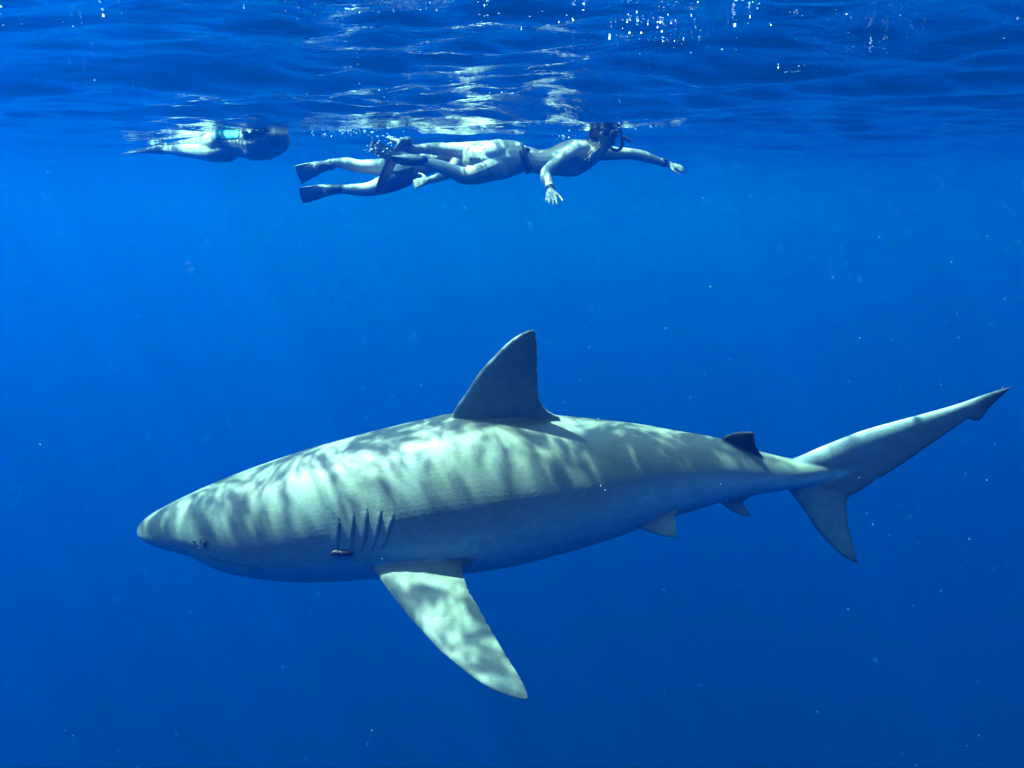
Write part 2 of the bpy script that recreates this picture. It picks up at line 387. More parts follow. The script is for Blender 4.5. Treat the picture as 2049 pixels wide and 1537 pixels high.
    fin([(1262,1040,yn),(1270,1052,yn),(1298,1064,yn-.02),(1328,1073,yn-.035),(1353,1076,yn-.045)], [(1322,1012,yn),(1354,1017,yn-.01),(1351,1036,yn-.02),(1353,1056,yn-.035),(1354,1075,yn-.045)], 0.012, (0.1, -0.4, 0.9), tone=.75, dusky=.15, tipdark=.3, under=.1)
    yf = SY+.08
    fin([(1262,1022,yf),(1270,1030,yf),(1298,1034,yf+.05),(1328,1034,yf+.10),(1353,1030,yf+.13)], [(1322,994,yf),(1354,994,yf+.02),(1351,1006,yf+.06),(1353,1018,yf+.1),(1354,1029,yf+.13)], 0.012, (-0.1, 0.4, 0.9), tone=.75, dusky=.15, tipdark=.3, under=.1)
    # pectoral fins
    def pe(y): return 2.31 - 0.36*max(0, (y-1115)/286.0)
    fin([(756,1096,2.36),(742,1128,2.315)]+[(x,y,pe(y)) for x,y in ((761,1158),(787,1194),(818,1233),(849,1267),(880,1301),(917,1332),(958,1364),(997,1385),(1031,1397),(1054,1401))],
        [(868,1085,2.38),(905,1114,2.305)]+[(x,y,pe(y)) for x,y in ((926,1140),(930,1160),(941,1187),(962,1223),(984,1262),(1010,1306),(1036,1348),(1050,1372),(1058,1396))], 0.036, (0.1, -0.55, 0.83), tone=1.0, tipdark=0.35, traildark=.25, under=0.1, K=100, root_skip=.05)
    fin([(866,1103,2.32),(905,1115,2.305),(925,1117,2.30),(947,1118.5,2.30)], [(866,1118,2.31),(905,1136,2.295),(930,1136,2.295),(948,1119,2.30)], 0.012, (0.1, -0.55, 0.83), tone=1.0, tipdark=.15, under=.1, traildark=.1)
    zb = at(800, 1120, 2.5).z; xa = at(750, 1120, 2.5).x
    # far pectoral: spread outwards beyond the body
    def w2p(p):
        d = p - CAM; Yq = d.y; depth = d.y*cp - d.z*sp; up = d.y*sp + d.z*cp
        return (W_PX/2 + d.x/depth*F_PX, H_PX/2 - up/depth*F_PX, Yq)
    Lf = [Vector((xa+.02+.50*q+.02*q*q, 2.56+.50*q, zb-.17*q)) for q in np.linspace(0, 1, 8)]
    Tf = [Vector((xa+.20+.22*q+.10*q*q, 2.56+.50*q, zb-.17*q)) for q in np.linspace(0, 1, 8)]
    fin([w2p(p) for p in Lf], [w2p(p) for p in Tf], 0.034, (-0.1, 0.3, 0.95), tone=1.0, tipdark=.35, under=.1)
    me = remeshed('body', mb, 0.0030, smooth=4)
    # colour pattern of the hide, from the shapes it was built of; flank, dorsal and tail lightened in place of fill light
    kd = kdtree.KDTree(len(src))
    for i, s in enumerate(src): kd.insert(s[0], i)
    kd.balance()
    nv = len(me.vertices); co = np.empty(nv*3); me.vertices.foreach_get('co', co); co = co.reshape(-1, 3)
    col = np.ones((nv, 4), np.float32)
    for i in range(nv):
        k = kd.find(co[i])[1]; col[i, 0] = src[k][1]; col[i, 1] = src[k][2]
    # gentle blur along the surface
    ne = len(me.edges); ed = np.empty(ne*2, np.int64); me.edges.foreach_get('vertices', ed); ed = ed.reshape(-1, 2)
    deg = np.bincount(ed.ravel(), minlength=nv).astype(float)
    for _ in range(8):
        for c in (0, 1):
            acc = np.bincount(ed[:, 0], col[ed[:, 1], c], nv) + np.bincount(ed[:, 1], col[ed[:, 0], c], nv)
            col[:, c] = 0.5*col[:, c] + 0.5*acc/np.maximum(deg, 1)
    root = empty('shark', at(900, 1150, SY), 'large grey shark with pale belly gliding left below the swimmers', 'shark')
    # gill grooves pressed into the skin
    SL = [[(679,1040),(680,1058),(679,1078),(676,1101)], [(708,1028),(709,1050),(707,1074),(703,1101)], [(735,1023),(735,1048),(732,1076),(725,1106)],
          [(764,1025),(761,1048),(755,1076),(744,1106)], [(788,1036),(783,1056),(776,1077),(762,1101)]]
    bm = bmesh.new(); bm.from_mesh(me); bvh = BVHTree.FromBMesh(bm); bm.free()
    def hit(px, py):
        h = bvh.ray_cast(CAM, ray(px, py)); return h[0], h[1]
    near = np.where((co[:, 1] < SY) & (co[:, 0] > at(655, 1050, 2.3).x) & (co[:, 0] < at(800, 1050, 2.3).x))[0]
    nor = np.empty(nv*3); me.vertices.foreach_get('normal', nor); nor = nor.reshape(-1, 3)
    disp = np.zeros(nv)
    for s in SL:
        c = catmull(s, 10); line = np.array([hit(*q)[0] for q in c])
        P = co[near]; d2 = ((P[:, None, :]-line[None])**2).sum(-1); k = d2.argmin(1); dist = np.sqrt(d2.min(1))
        sgn = np.sign(P[:, 0]-line[k, 0]); endf = np.sin(np.pi*np.clip((k+0.5)/len(line), 0, 1))**0.5
        g = -0.0028*np.exp(-(dist/0.0030)**2)*endf + np.where(sgn < 0, 0.0034*np.exp(-(dist/0.017)**2), 0)*endf
        disp[near] += g
    co2 = co + nor*disp[:, None]; me.vertices.foreach_set('co', co2.ravel()); me.update()
    ca = me.color_attributes.new('tone', 'FLOAT_COLOR', 'POINT'); ca.data.foreach_set('color', col.ravel())
    link('body', me, M_SHARK, root)
    bm = bmesh.new(); bm.from_mesh(me); bvh = BVHTree.FromBMesh(bm); bm.free()
    def strip(name, pts, w, mat, lift=0.0008, parent=root):
        c = catmull(pts, 8); v = []; f = []; m_ = len(c)
        H = [bvh.ray_cast(CAM, ray(*q)) for q in c]
        for i in range(m_):
            p, n_ = H[i][0], H[i][1]; t_ = (H[min(i+1, m_-1)][0]-H[max(i-1, 0)][0]).normalized(); s = t_.cross(n_).normalized()
            ww = w*math.sin(math.pi*(i+0.4)/(m_-0.2))**0.35
            for a, b in ((-1, -0.0012), (-0.5, lift), (0.5, lift), (1, -0.0012)): v.append(p + s*(ww*a) + n_*b)
            if i:
                for k in range(3): f.append(((i-1)*4+k, (i-1)*4+k+1, i*4+k+1, i*4+k))
        return link(name, fix_normals(mesh(name, v, f)), mat, parent)
    for s in SL: strip('gill_slit', s, 0.0012, M_SLIT)
    strip('mouth', [(415,1114),(445,1121),(485,1130),(520,1136)], 0.0014, M_SLIT)
    # eye, nostril
    def dome(name, px, py, r, mat, h=0.35, parent=root, sink=0.2):
        p, n_ = hit(px, py); x = n_.orthogonal().normalized(); y = n_.cross(x); m_ = MB()
        ellipsoid(m_, p - n_*(r*h*sink), x*r, y*r, n_*(r*h)); return link(name, m_.mesh(name), mat, parent)
    eye = dome('eye', 408, 1085, 0.0115, M_EYE, 0.3)
    dome('pupil', 410, 1089, 0.0055, M_PUPIL, 0.4, eye, -0.9)
    p, n_ = hit(408, 1085); x = n_.orthogonal().normalized(); y = n_.cross(x); m_ = MB()
    tube(m_, [(p + n_*0.001 + (x*math.cos(a)+y*math.sin(a))*0.0116, 0.0010, 0.0010) for a in np.linspace(0, 2*math.pi, 17)], 2, 8)
    link('eyelid', m_.mesh('eyelid'), M_SLIT, eye)
    dome('nostril', 388, 1083, 0.0050, M_SLIT, 0.3); dome('nostril', 399, 1099, 0.0045, M_SLIT, 0.3)
    # the small thing clinging to it
    pts = [(664,1105.5),(672,1104),(684,1105),(697,1105),(704,1104.5),(710,1104)]; rad = [.0035,.0072,.008,.0078,.0045,.001]
    m_ = MB(); H = [hit(*q) for q in pts]
    tube(m_, [(h[0]+h[1]*0.004, r*0.8, r) for h, r in zip(H, rad)], 4, 12)
    h = hit(702, 1108); tube(m_, [(hit(694,1106)[0], .003, .004), (h[0]+h[1]*.004, .002, .005), (hit(706,1110)[0], .0005, .001)], 3, 8)
    o = link('clinging_creature', m_.mesh('clinging_creature'), M_BROWN)
    o['label'] = 'small dark brown creature clinging to the shark just below its gill slits'; o['category'] = 'creature'
build_shark()

# ------------------------------------------------------------------ swimmers
def limb(mb, pts, side=(0, 1, 0), k=5, n=16):
    """pts: (px, py, Y, half-thickness px, half-width px)"""
    tube(mb, [(at(p[0], p[1], p[2]), (p[4] if len(p) > 4 else p[3])*p[2]/F_PX, p[3]*p[2]/F_PX) for p in pts], k, n, side)
def hand(mb, wrist, d, nrm, thumb=1, curl=0.25, spread=0.10):
    d = d.normalized(); nrm = (nrm - d*nrm.dot(d)).normalized(); l = d.cross(nrm)*thumb
    tube(mb, [(wrist, .025, .018), (wrist+d*.03, .034, .016), (wrist+d*.07, .041, .014), (wrist+d*.092, .038, .012)], 3, 14, l)
    for off, ln, in ((.031, .070), (.011, .078), (-.010, .072), (-.030, .056)):
        p = wrist + d*.085 + l*off; dd = (d + l*(off*spread*30)).normalized(); pts = [(p - dd*.02, .0095, .0095)]
        for s in range(3):
            p = p + dd*(ln/3); dd = (dd - nrm*curl*(0.5+0.4*s)).normalized(); pts.append((p, .0092-.001*s, .0092-.001*s))
        tube(mb, pts, 2, 8)
    p = wrist + d*.025 + l*.028; dd = (d*.7 + l*.75 - nrm*.15).normalized()
    tube(mb, [(p, .013, .012), (p+dd*.035, .011, .011), (p+dd*.06+d*.012, .0095, .0095), (p+dd*.075+d*.03, .008, .008)], 3, 8)
def foot(mb, ankle, d, nrm, ln=.24):
    d = d.normalized(); side = d.cross(nrm).normalized()
    tube(mb, [(ankle - d*.04 + nrm*.0, .030, .034), (ankle+d*.03, .034, .036), (ankle+d*.11, .043, .026), (ankle+d*(ln-.06), .046, .017), (ankle+d*(ln-.01), .036, .011)], 4, 14, side)
def head(mb, c, f, up, s=1.0):
    f = f.normalized(); up = (up - f*up.dot(f)).normalized(); r = f.cross(up)
    ellipsoid(mb, c + up*.025*s, f*.098*s, r*.077*s, up*.092*s)                       # skull
    tube(mb, [(c+f*.035*s+up*.02*s, .068*s, .06*s), (c+f*.045*s-up*.045*s, .056*s, .052*s), (c+f*.055*s-up*.092*s, .034*s, .030*s)], 4, 14, r)   # face and jaw
    tube(mb, [(c+f*.085*s+up*.012*s, .010*s, .010*s), (c+f*.108*s-up*.022*s, .015*s, .013*s), (c+f*.09*s-up*.034*s, .014*s, .010*s)], 3, 8, r)  # nose
    tube(mb, [(c+f*.088*s-up*.056*s-r*.02*s, .006*s, .007*s), (c+f*.096*s-up*.056*s, .007*s, .009*s), (c+f*.088*s-up*.056*s+r*.02*s, .006*s, .007*s)], 3, 8)   # lips
    for q in (-1, 1):
        ellipsoid(mb, c - f*.005*s + r*q*.077*s - up*.0*s, f*.017*s, r*.009*s, up*.030*s, 10, 8)
    return f, up, r
def shell(name, me, pred, off, mat, parent):
    """a garment: the skin faces chosen by pred, lifted off the body and given thickness"""
    bm = bmesh.new(); bm.from_mesh(me); bm.normal_update()
    bmesh.ops.delete(bm, geom=[f for f in bm.faces if not pred(f.calc_center_median())], context='FACES')
    loose = [v for v in bm.verts if not v.link_faces]
    if loose: bmesh.ops.delete(bm, geom=loose, context='VERTS')
    bm.normal_update(); nrm = {v: v.normal.copy() for v in bm.verts}
    for v in bm.verts: v.co += nrm[v]*off
    rim = [e for e in bm.edges if e.is_boundary]                     # the hem turns in to the skin
    tie = {}
    for e in rim:
        for v in e.verts: tie[tuple(round(c, 6) for c in v.co)] = nrm[v]
    ex = bmesh.ops.extrude_edge_only(bm, edges=rim)
    for v in (g for g in ex['geom'] if isinstance(g, bmesh.types.BMVert)):
        q = tie.get(tuple(round(c, 6) for c in v.co))
        if q is not None: v.co -= q*(off*1.4)
    m = bpy.data.meshes.new(name); bm.to_mesh(m); bm.free(); return link(name, m, mat, parent)
def blade(name, pts, mat, parent, side_dir=None, thick=.006, ribs=True, pocket=1.0):
    """swim fin: pts = (px, py, Y, half-width metres), from the foot pocket to the tip"""
    mb = MB(); P = [(at(*p[:3]), p[3]) for p in pts]
    if side_dir is None:
        t = (P[-1][0]-P[0][0]).normalized(); side_dir = t.cross(Vector((0, 1, 0))).normalized()
    tube(mb, [(p, w, max(thick*(1-0.6*i/(len(P)-1)), .003) + (.030, .026, .010, 0, 0, 0, 0)[i]*pocket) for i, (p, w) in enumerate(P)], 5, 16, side_dir)
    o = link(name, mb.mesh(name), mat, parent)
    if ribs:
        t = (P[-1][0]-P[0][0]).normalized(); s0 = Vector(side_dir); s0 = (s0 - t*s0.dot(t)).normalized()
        for q in (-1, 1):
            rb = MB(); tube(rb, [(p + s0*(q*w*0.92), .006, .011*(1-.6*i/(len(P)-1))) for i, (p, w) in enumerate(P)], 5, 10, side_dir)
            link('rail', rb.mesh('rail'), mat, o)
    return o
def band(name, c, axis, ra, rb, half, thick, mat, parent, side=(0, 1, 0), n=28):
    """closed strap round a limb"""
    axis = axis.normalized(); s = Vector(side); s = (s - axis*s.dot(axis)).normalized(); u = axis.cross(s); v = []; f = []
    for j in range(n):
        a = 2*math.pi*j/n; e = s*math.cos(a)*ra + u*math.sin(a)*rb; o = e.normalized()
        for dx, dr in ((-half, 0), (-half, thick), (half, thick), (half, 0)): v.append(c + e + o*dr + axis*dx)
    for j in range(n):
        k = (j+1) % n
        for q in range(4): f.append((j*4+q, j*4+(q+1) % 4, k*4+(q+1) % 4, k*4+q))
    return link(name, fix_normals(mesh(name, v, f)), mat, parent)
def add_mask(parent, c, f, up, r, s=1.0):
    mb = MB(); mc = c + f*.088*s + up*.020*s
    pts = []
    for a in np.linspace(0, 2*math.pi, 21):
        ca, sa = math.cos(a), math.sin(a)
        pts.append((mc + r*.076*s*math.copysign(abs(ca)**.7, ca) + up*.046*s*math.copysign(abs(sa)**.7, sa) - f*(.028*abs(ca)**2), .016, .009))
    tube(mb, pts, 2, 10, f)
    o = link('mask', mb.mesh('mask'), M_RUBBER, parent)
    for q in (-1, 1):
        lm = MB(); ellipsoid(lm, mc + r*q*.037*s + f*.012, r*.033*s, up*.038*s, f*.004, 16, 8); link('lens', lm.mesh('lens'), M_LENS, o)
    band('strap', c + up*.03*s, up, .103*s, .082*s, .012, .004, M_RUBBER, o, f)
    return o
m_, t_, b_, o_ = new_mat('mask_glass'); b_.inputs['Base Color'].default_value = (0.25, 0.3, 0.32, 1); b_.inputs['Roughness'].default_value = 0.03
b_.inputs['Transmission Weight'].default_value = 0.75; b_.inputs['IOR'].default_value = 1.1
M_LENS = m_

def main_swimmer():
    Y = 6.9; mb = MB(); n = Y-.08
    root = empty('person', at(1040, 345, Y), 'swimmer with black mask and belt stretching one arm ahead', 'person', 'snorkellers at the surface')
    limb(mb, [(955,318,Y,30,36),(975,320,Y,36,40),(1000,320,Y,37,43),(1025,317,Y,33,41),(1050,319,Y,25,36),(1075,324,Y,23,34),(1103,324,Y,26,36),(1130,319,Y,33,40),(1152,314,Y,34,44),(1175,307,Y,28,42),(1193,299,Y,19,26),(1203,289,Y,15,16)])
    ellipsoid(mb, at(1150, 333, n), Vector((.07, 0, .0)), Vector((0, .06, 0)), Vector((0, 0, .065))); ellipsoid(mb, at(1152, 333, Y+.09), Vector((.07, 0, .0)), Vector((0, .06, 0)), Vector((0, 0, .065)))
    ellipsoid(mb, at(992, 305, n), Vector((.12, 0, 0)), Vector((0, .09, 0)), Vector((0, 0, .09))); ellipsoid(mb, at(992, 304, Y+.08), Vector((.12, 0, 0)), Vector((0, .09, 0)), Vector((0, 0, .09)))
    # far straight leg, near bent leg
    limb(mb, [(995,308,Y+.09,26,24),(965,305,Y+.09,22,22),(930,302,Y+.09,17,17),(900,300,Y+.09,13,13),(872,298,Y+.09,12.5,12),(845,298,Y+.09,9.5,9),(822,298,Y+.09,7,7)])
    limb(mb, [(995,330,n,28,25),(968,342,n,24,22),(945,350,n,19,17),(930,352,n,16.5,15),(905,343,n,14.5,13),(880,333,n,12.5,12),(855,325,n,8.5,8),(836,320,n,7.5,7)])
    foot(mb, at(822,298,Y+.09), Vector((-.75, 0, .35)), Vector((0, 0, 1)), .2); foot(mb, at(838,320,n), Vector((-1, 0, .12)), Vector((0, 0, 1)), .2)
    # arms
    limb(mb, [(1168,304,Y-.14,20,14),(1150,303,Y-.20,17,13),(1128,315,Y-.26,13,12),(1107,331,Y-.31,11.5,11),(1093,344,Y-.35,10.5,10),(1092,354,Y-.39,11,10),(1097,366,Y-.46,9,8.5),(1102,379,Y-.53,6.5,6.5)], k=4)
    limb(mb, [(1178,305,Y+.13,19,14),(1205,306,Y+.19,15,12),(1232,307,Y+.22,12.5,11),(1262,308,Y+.24,10.5,10),(1285,312,Y+.26,10.5,10),(1310,320,Y+.27,8.5,8),(1333,327,Y+.28,6,6.5)])
    w1 = at(1102,380,Y-.53); hand(mb, w1, at(1103,410,Y-.67)-w1, Vector((.1,-.35,1)), -1, .12, .16)
    w2 = at(1335,327,Y+.28); hand(mb, w2, at(1370,340,Y+.28)-w2, Vector((.25,-.55,.8)), 1, .3, .16)
    hc = at(1206, 270, Y); f, up, r = head(mb, hc, Vector((.86, -.12, -.42)), Vector((.4, 0, .9)), 1.0)
    me = remeshed('body', mb, .0065, 5); link('body', me, M_SKIN, root)
    # swimwear and belt
    x0, x1 = at(965,300,Y).x, at(1046,300,Y).x; xa, xb = at(1128,300,Y).x, at(1172,300,Y).x; zc = at(1150,318,Y).z; zh = at(1000,345,Y).z
    shell('swim_bottoms', me, lambda p: x0 < p.x < x1 and p.z < sea_lvl+.02 and (p.x-x0) > 0.9*abs(p.z-at(1000,318,Y).z)-.02, .004, M_PALE, root)
    shell('swim_top', me, lambda p: xa < p.x < xb and p.z < zc+.01 and abs(p.y-Y) < .155, .004, M_PALE, root)
    bc = at(1049,317,Y); bax = Vector((1, 0, .38))
    b = band('belt', bc, bax, .149, .112, .026, .006, M_RUBBER, root, (0, 1, 0))
    for py, rr in ((303, .02), (331, .02)):
        m2 = MB(); c = at(1052 if py < 310 else 1045, py, Y-.118); tube(m2, [(c+Vector((-.012, 0, -.02)), .026, .012), (c+Vector((.012, 0, .02)), .026, .012)], 3, 12, (1, 0, -.4)); link('weight', m2.mesh('weight'), M_GREYRUB, b)
    # watch, bracelets
    d2 = at(1310,320,Y+.27)-at(1333,327,Y+.28)
    wt = band('wristwatch', at(1330,326,Y+.28), d2, .028, .027, .017, .007, M_RUBBER, root)
    m2 = MB(); ellipsoid(m2, at(1331,320,Y+.26), Vector((.022,0,-.006)), Vector((0,.02,0)), Vector((.003,0,.010)), 16, 8); link('watch_case', m2.mesh('watch_case'), M_GREYRUB, wt)
    d1 = at(1097,366,Y-.46)-w1
    for q in (.006, .026): band('bracelet', w1+d1.normalized()*q, d1, .027, .026, .0045, .004, M_RUBBER, root)
    mk = add_mask(root, hc, f, up, r)
    # snorkel
    sn = MB(); rr = -r if r.y > 0 else r
    tube(sn, [(hc+f*.105-up*.06, .011, .011), (hc+f*.15-up*.055+rr*.02, .012, .012), (hc+f*.165-up*.01+rr*.05, .012, .012), (hc+f*.11+up*.07+rr*.085, .012, .012), (hc+f*.0+up*.16+rr*.095, .012, .012), (hc-f*.12+up*.25+rr*.09, .012, .012)], 5, 12)
    so = link('snorkel', sn.mesh('snorkel'), M_RUBBER, root)
    st = MB(); tube(st, [(hc+f*.13+up*.05, .014, .014), (hc+f*.165+up*.05, .013, .013), (hc+f*.20+up*.045, .010, .010)], 4, 12); link('camera_mount', st.mesh('camera_mount'), M_RUBBER, mk)
    # hair: a wet cap and long loose strands falling forward under the throat
    hb = MB()
    ellipsoid(hb, hc - f*.012 + up*.036, f*.100, r*.086, up*.096)
    R = random.Random(3)
    for i in range(26):
        q = R.uniform(-1, 1); p = hc - f*R.uniform(.02, .1) + r*q*.075 + up*R.uniform(-.03, .05)
        e = at(R.uniform(1176, 1204), R.uniform(284, 302), Y + q*.1)
        tube(hb, [(p, .014, .012), (p.lerp(e, .5)+Vector((-.01, 0, .0)), .016, .010), (e, .006, .005)], 4, 8)
    hm_ = remeshed('hair', hb, .007, 3); link('hair', hm_, M_HAIR, root)
    lb = MB()
    for i in range(22):
        q = R.uniform(-1, 1); p = at(1196+R.uniform(-8, 6), 288+R.uniform(-4, 6), Y-.10+R.uniform(-.05, .05))
        e = at(R.uniform(1158, 1184), R.uniform(318, 334), Y-.19+R.uniform(-.05, .05)); mid = p.lerp(e, .5)+Vector((R.uniform(-.01, .02), -.03, R.uniform(-.015, .01)))
        tube(lb, [(p, .008, .006), (mid, .009, .005), (e, .0025, .002)], 6, 6)
    link('hair_lock', lb.mesh('hair_lock'), M_BLONDE, root)
    # swim fins
    blade('swim_fin', [(816,284,Y+.05,.045),(805,288,Y+.03,.05),(795,305,Y,.07),(783,325,Y-.02,.085),(771,350,Y-.04,.09),(763,372,Y-.06,.085),(759,385,Y-.07,.06)], M_RUBBER, root, (.32, .95, .1), .010)
    blade('swim_fin', [(850,321,n,.034),(830,321,n,.044),(808,318,n,.05),(790,311,n,.050),(768,303,n-.02,.054),(742,291,n-.04,.046)], M_RUBBER, root, (.25, .45, .85), .012)
    return root
sea_lvl = 0.0
main_swimmer()

def far_swimmer():
    Y = 7.5; mb = MB(); n = Y-.08
    root = empty('person', at(805, 370, Y), 'swimmer in dark shorts half hidden behind the masked swimmer', 'person', 'snorkellers at the surface')
    limb(mb, [(785,344,Y,20,36),(805,344,Y,24,40),(830,336,Y,22,36),(858,326,Y,21,34),(885,315,Y,23,38),(910,309,Y,23,42),(932,307,Y,18,36),(948,308,Y,11,14),(962,311,Y,11,11)])
    limb(mb, [(805,342,Y+.1,22,20),(780,336,Y+.1,19,18),(750,334,Y+.1,15,15),(720,333,Y+.1,12.5,12.5),(695,328,Y+.1,12,12),(672,326,Y+.1,8.5,8.5),(652,328,Y+.1,6.5,6.5)])
    limb(mb, [(808,348,n,24,20),(785,360,n,21,19),(762,371,n,17,17),(742,378,n,14,14),(720,380,n,12,12),(698,379,n,10,10),(672,379,n,6.5,6.5)])
    foot(mb, at(654,328,Y+.1), at(600,347,Y+.1)-at(654,328,Y+.1), Vector((0,1,0)), .12); foot(mb, at(674,379,n), at(604,391,n)-at(674,379,n), Vector((0,1,0)), .12)
    limb(mb, [(925,308,Y-.16,14,14),(912,328,Y-.24,12,12),(897,346,Y-.30,10.5,10),(880,354,Y-.34,9,9),(858,361,Y-.38,6.5,6.5)], k=4)
    limb(mb, [(925,302,Y+.16,14,14),(960,303,Y+.22,11,11),(990,306,Y+.26,9,9),(1020,308,Y+.28,6.5,6.5)], k=4)
    w = at(857,361,Y-.38); hand(mb, w, at(825,370,Y-.30)-w, Vector((.1,-.9,.3)), 1, .25)
    w = at(1022,308,Y+.28); hand(mb, w, Vector((1,0,-.05)), Vector((0,0,1)), 1, .2)
    hc = at(985, 318, Y); f, up, r = head(mb, hc, Vector((.6, 0, -.8)), Vector((.8, 0, .6)))
    me = remeshed('body', mb, .007, 5); link('body', me, M_SKIN2, root)
    a0, a1 = at(768,345,Y).x, at(832,345,Y).x
    shell('swim_shorts', me, lambda p: a0 - .45*(p.z-at(800,345,Y).z)*0 < p.x < a1, .006, M_SHORTS, root)
    hb = MB(); ellipsoid(hb, hc - f*.014 + up*.036, f*.099, r*.085, up*.094); link('hair', hb.mesh('hair'), M_HAIR, root)
    add_mask(root, hc, f, up, r)
    blade('swim_fin', [(664,331,Y+.1,.034),(645,333,Y+.1,.042),(628,339,Y+.1,.058),(610,345,Y+.1,.070),(597,350,Y+.1,.077)], M_GREYRUB, root, None, .012)
    blade('swim_fin', [(682,378,n,.034),(660,380,n,.042),(642,383,n,.052),(620,388,n,.060),(602,391.5,n,.066)], M_GREYRUB, root, None, .012)
far_swimmer()

def left_swimmer():
    Y = 7.2; mb = MB()
    root = empty('person', at(480, 325, Y), 'dark-haired swimmer in teal bottoms floating alone at left', 'person', 'snorkellers at the surface')
    sd = Vector((.35, .93, 0))
    limb(mb, [(430,288,Y+.30,24,28),(452,286,Y+.22,29,38),(470,285,Y+.16,28,38),(490,287,Y+.08,27,34),(512,290,Y,30,36),(531,287,Y-.08,28,40),(546,283,Y-.14,21,36),(558,280,Y-.18,11,15)], sd)
    ellipsoid(mb, at(506,303,Y-.10), Vector((.07,0,0)), Vector((0,.065,0)), Vector((0,0,.07))); ellipsoid(mb, at(536,302,Y-.02), Vector((.07,0,0)), Vector((0,.065,0)), Vector((0,0,.07)))
    ellipsoid(mb, at(452,277,Y+.12), Vector((.11,0,0)), Vector((0,.10,0)), Vector((0,0,.085))); ellipsoid(mb, at(460,274,Y+.30), Vector((.11,0,0)), Vector((0,.10,0)), Vector((0,0,.085)))
    limb(mb, [(455,300,Y+.12,23,22),(430,304,Y+.22,20,20),(405,304,Y+.34,16,16),(382,302,Y+.46,13,13),(360,301,Y+.58,11.5,11),(338,300,Y+.68,8.5,8),(318,299,Y+.76,6.5,6.5)])
    limb(mb, [(455,281,Y+.32,22,20),(428,283,Y+.44,18,18),(400,288,Y+.56,14,14),(378,291,Y+.66,12,12),(355,294,Y+.76,11,11),(335,296,Y+.86,7.5,7.5),(320,297,Y+.94,6.5,6.5)])
    foot(mb, at(320,299,Y+.76), Vector((-1,.25,-.05)), Vector((0,0,1)), .14); foot(mb, at(322,296,Y+.94), Vector((-.7,.25,.2)), Vector((0,0,1)), .12)
    # near arm folded forward, far arm ahead
    limb(mb, [(540,276,Y-.26,15,15),(556,270,Y-.32,13,13),(570,279,Y-.33,11,11),(567,294,Y-.26,9,9),(550,304,Y-.16,9,9),(534,306,Y-.10,6.5,6.5)], k=4)
    limb(mb, [(550,278,Y+.02,15,15),(562,284,Y+.06,12,12),(556,298,Y+.06,10,10),(540,304,Y+.05,7,7)], k=4)
    w = at(534,306,Y-.10); hand(mb, w, at(508,308,Y-.06)-w, Vector((0,-.8,.5)), 1, .2)
    w = at(540,304,Y+.05); hand(mb, w, Vector((-.8,.1,-.05)), Vector((0,.3,1)), 1, .2)
    hc = at(545, 262, Y-.24); f, up, r = head(mb, hc, Vector((.35, -.3, -.88)), Vector((.8, -.5, .3)))
    me = remeshed('body', mb, .007, 5); link('body', me, M_SKIN, root)
    c = at(468,262,Y+.2)
    shell('swim_bottoms', me, lambda p: at(444,280,Y+.2).x < p.x < at(492,280,Y+.1).x and p.z > at(470,282,Y+.2).z, .005, M_TEAL, root)
    cx0, cx1 = at(500,290,Y).x, at(522,290,Y).x
    shell('swim_top', me, lambda p: cx0 < p.x < cx1 and p.z > at(512,282,Y).z, .005, M_SHORTS, root)
    hb = MB(); ellipsoid(hb, hc - f*.016 + up*.03, f*.102, r*.088, up*.098); R = random.Random(5); ellipsoid(hb, at(527,266,Y-.10), Vector((.16, -.05, 0)), Vector((.05, .15, 0)), Vector((0, 0, .035)))
    for i in range(40):
        p = hc + up*R.uniform(-.02, .08) - f*R.uniform(.02, .1) + r*R.uniform(-.07, .07); e = at(R.uniform(494, 540), R.uniform(252, 272), Y-.20+R.uniform(-.14, .14))
        tube(hb, [(p, .018, .012), (p.lerp(e, .5)+Vector((0, 0, .02)), .018, .012), (e, .008, .006)], 4, 8)
    link('hair', remeshed('hair', hb, .008, 3), M_HAIR, root)
    add_mask(root, hc, f, up, r)
    blade('swim_fin', [(336,299,Y+.70,.036),(318,300,Y+.76,.044),(298,301,Y+.82,.052),(275,302,Y+.88,.062),(256,304,Y+.94,.066)], M_GREYRUB, root, (.2, .93, .35), .010)
    blade('swim_fin', [(334,295,Y+.88,.036),(322,292,Y+.94,.044),(312,287,Y+.98,.052),(302,281,Y+1.02,.058)], M_GREYRUB, root, (.2, .93, .25), .010)
left_swimmer()

# ------------------------------------------------------------------ drifting specks, bubbles and beads for sun glints (too many to count)
def ico(mb, c, r, squash=1.0, flat=1.0):
    t = (1+5**.5)/2; V = [(-1,t,0),(1,t,0),(-1,-t,0),(1,-t,0),(0,-1,t),(0,1,t),(0,-1,-t),(0,1,-t),(t,0,-1),(t,0,1),(-t,0,-1),(-t,0,1)]
    Fc = [(0,11,5),(0,5,1),(0,1,7),(0,7,10),(0,10,11),(1,5,9),(5,11,4),(11,10,2),(10,7,6),(7,1,8),(3,9,4),(3,4,2),(3,2,6),(3,6,8),(3,8,9),(4,9,5),(2,4,11),(6,2,10),(8,6,7),(9,8,1)]
    a = random.uniform(0, 6.28); ca, sa = math.cos(a), math.sin(a); k = r/1.9
    mb.add([(c.x+k*(p[0]*ca-p[1]*sa*squash), c.y+k*(p[0]*sa+p[1]*ca), c.z+k*p[2]*flat*random.uniform(.7, 1.1)) for p in V], Fc)
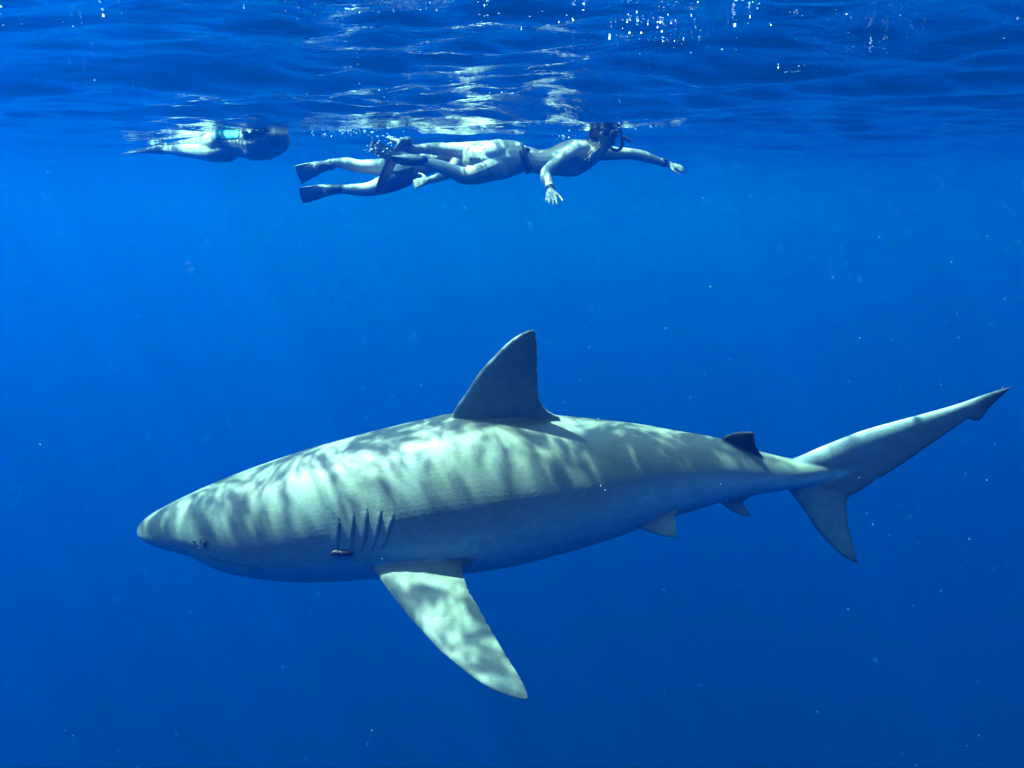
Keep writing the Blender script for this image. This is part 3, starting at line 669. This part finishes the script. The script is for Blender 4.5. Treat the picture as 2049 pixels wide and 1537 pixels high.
def specks():
    mb = MB()
    for i in range(300):
        Y = 0.6 + 5.5*random.random()**1.2; c = at(random.uniform(-60, 2110), random.uniform(330, 1560), Y)
        ico(mb, c, random.uniform(.00035, .00075)*(0.55+0.45*Y)*random.choice([1, 1, 1, 1, 1.7]), random.uniform(.5, 1))
    o = link('marine_snow', mb.mesh('marine_snow'), M_SNOW); o['kind'] = 'stuff'; o['label'] = 'pale specks drifting in the blue water'; o['category'] = 'particles'
    mb = MB()
    for px, py, r, e in ((460,848,11,1.3),(670,590,11,1.1),(1060,452,8,1.0),(1558,491,9,1.2),(32,985,14,1.7),(42,625,9,1.6),(225,735,12,1.3),(380,533,11,1.2),(1205,574,6,1.1),(738,612,6,1.2),(597,875,5,1.5),(965,528,4,1.0),(1364,672,3.5,1.0),(300,705,7,1.3),(1720,560,6,1.4),(1800,1010,5,1.2),(120,815,7,1.2)):
        Y = 0.75; c = at(px, py, Y); k = 0.75*r*Y/F_PX; a_ = random.uniform(-.6, .6)
        ellipsoid(mb, c, Vector((math.cos(a_)*k, 0, math.sin(a_)*k)), Vector((0, k, 0)), Vector((-math.sin(a_)*k*e, 0, math.cos(a_)*k*e)), 14, 10)
    o = link('plankton', mb.mesh('plankton'), M_JELLY); o['kind'] = 'stuff'; o['label'] = 'faint translucent plankton blobs close to the camera'; o['category'] = 'plankton'
specks()
def bubbles():  # the surface beads are added as sun glints; wake bubbles follow
    mb = MB()
    def at_surface(px, py):
        d = ray(px, py); t = -CAM.z/d.z; p = CAM + d*t
        for _ in range(4):
            z = float(sea_z(np.array([p.x]), np.array([p.y]))[0]); t = (z-CAM.z)/d.z; p = CAM + d*t
        return p
    def put(px, py, r):
        if ray(px, py).z < .02: return
        p = at_surface(px, py)
        if p.y > 14 or p.y < .5: return
        ico(mb, p - Vector((0, 0, r*0.25)), r, 1, .6)
    R = random.Random(11)
    spots = [(1300,60,90,45,60),(1390,85,70,20,50),(1560,20,70,20,26),(1650,25,60,18,22),(1350,12,60,12,16),(1740,100,55,10,22),(1610,135,50,8,14),(1240,85,90,25,26),(1060,35,90,20,22),(700,20,300,18,26),(120,40,120,25,14),(200,160,120,14,8),(1500,60,60,30,26),(1900,60,120,50,14),(1200,240,120,10,20),(900,180,160,40,30)]
    for x, y, sx, sy, k in spots:
        for _ in range(int(k*.85)):
            px, py = R.gauss(x, sx*.6), R.gauss(y, sy*.6); put(px, py, R.choice([.7, .8, 1, 1, 1.4, 2.0])*R.uniform(.0012, .0028)*(1.0 if py < 120 else 1.5))
    o = link('surface_glints', mb.mesh('surface_glints'), M_BUBBLE_GLINT); o['kind'] = 'stuff'; o['label'] = 'white beads standing in for sun glints and bubbles under the sea surface'; o['category'] = 'bubbles'
    mb2 = MB()
    for x, y, sx, sy, k, Y in ((756,296,20,12,42,6.75),(690,262,60,10,80,7.0),(790,276,30,8,30,6.9),(600,252,30,6,30,7.1),(1130,275,14,6,24,6.8),(1265,252,60,5,24,6.9)):
        for _ in range(k):
            c = at(R.gauss(x, sx*.7), R.gauss(y, sy*.7), Y + R.uniform(-.25, .15)); ico(mb2, c, R.choice([1, 1, 1.6, 2.2])*R.uniform(.002, .005))
    o = link('wake_bubbles', mb2.mesh('wake_bubbles'), M_BUBBLE_GLINT); o['kind'] = 'stuff'; o['label'] = 'trail of small bubbles stirred up behind the swimmers fins'; o['category'] = 'bubbles'
bubbles()
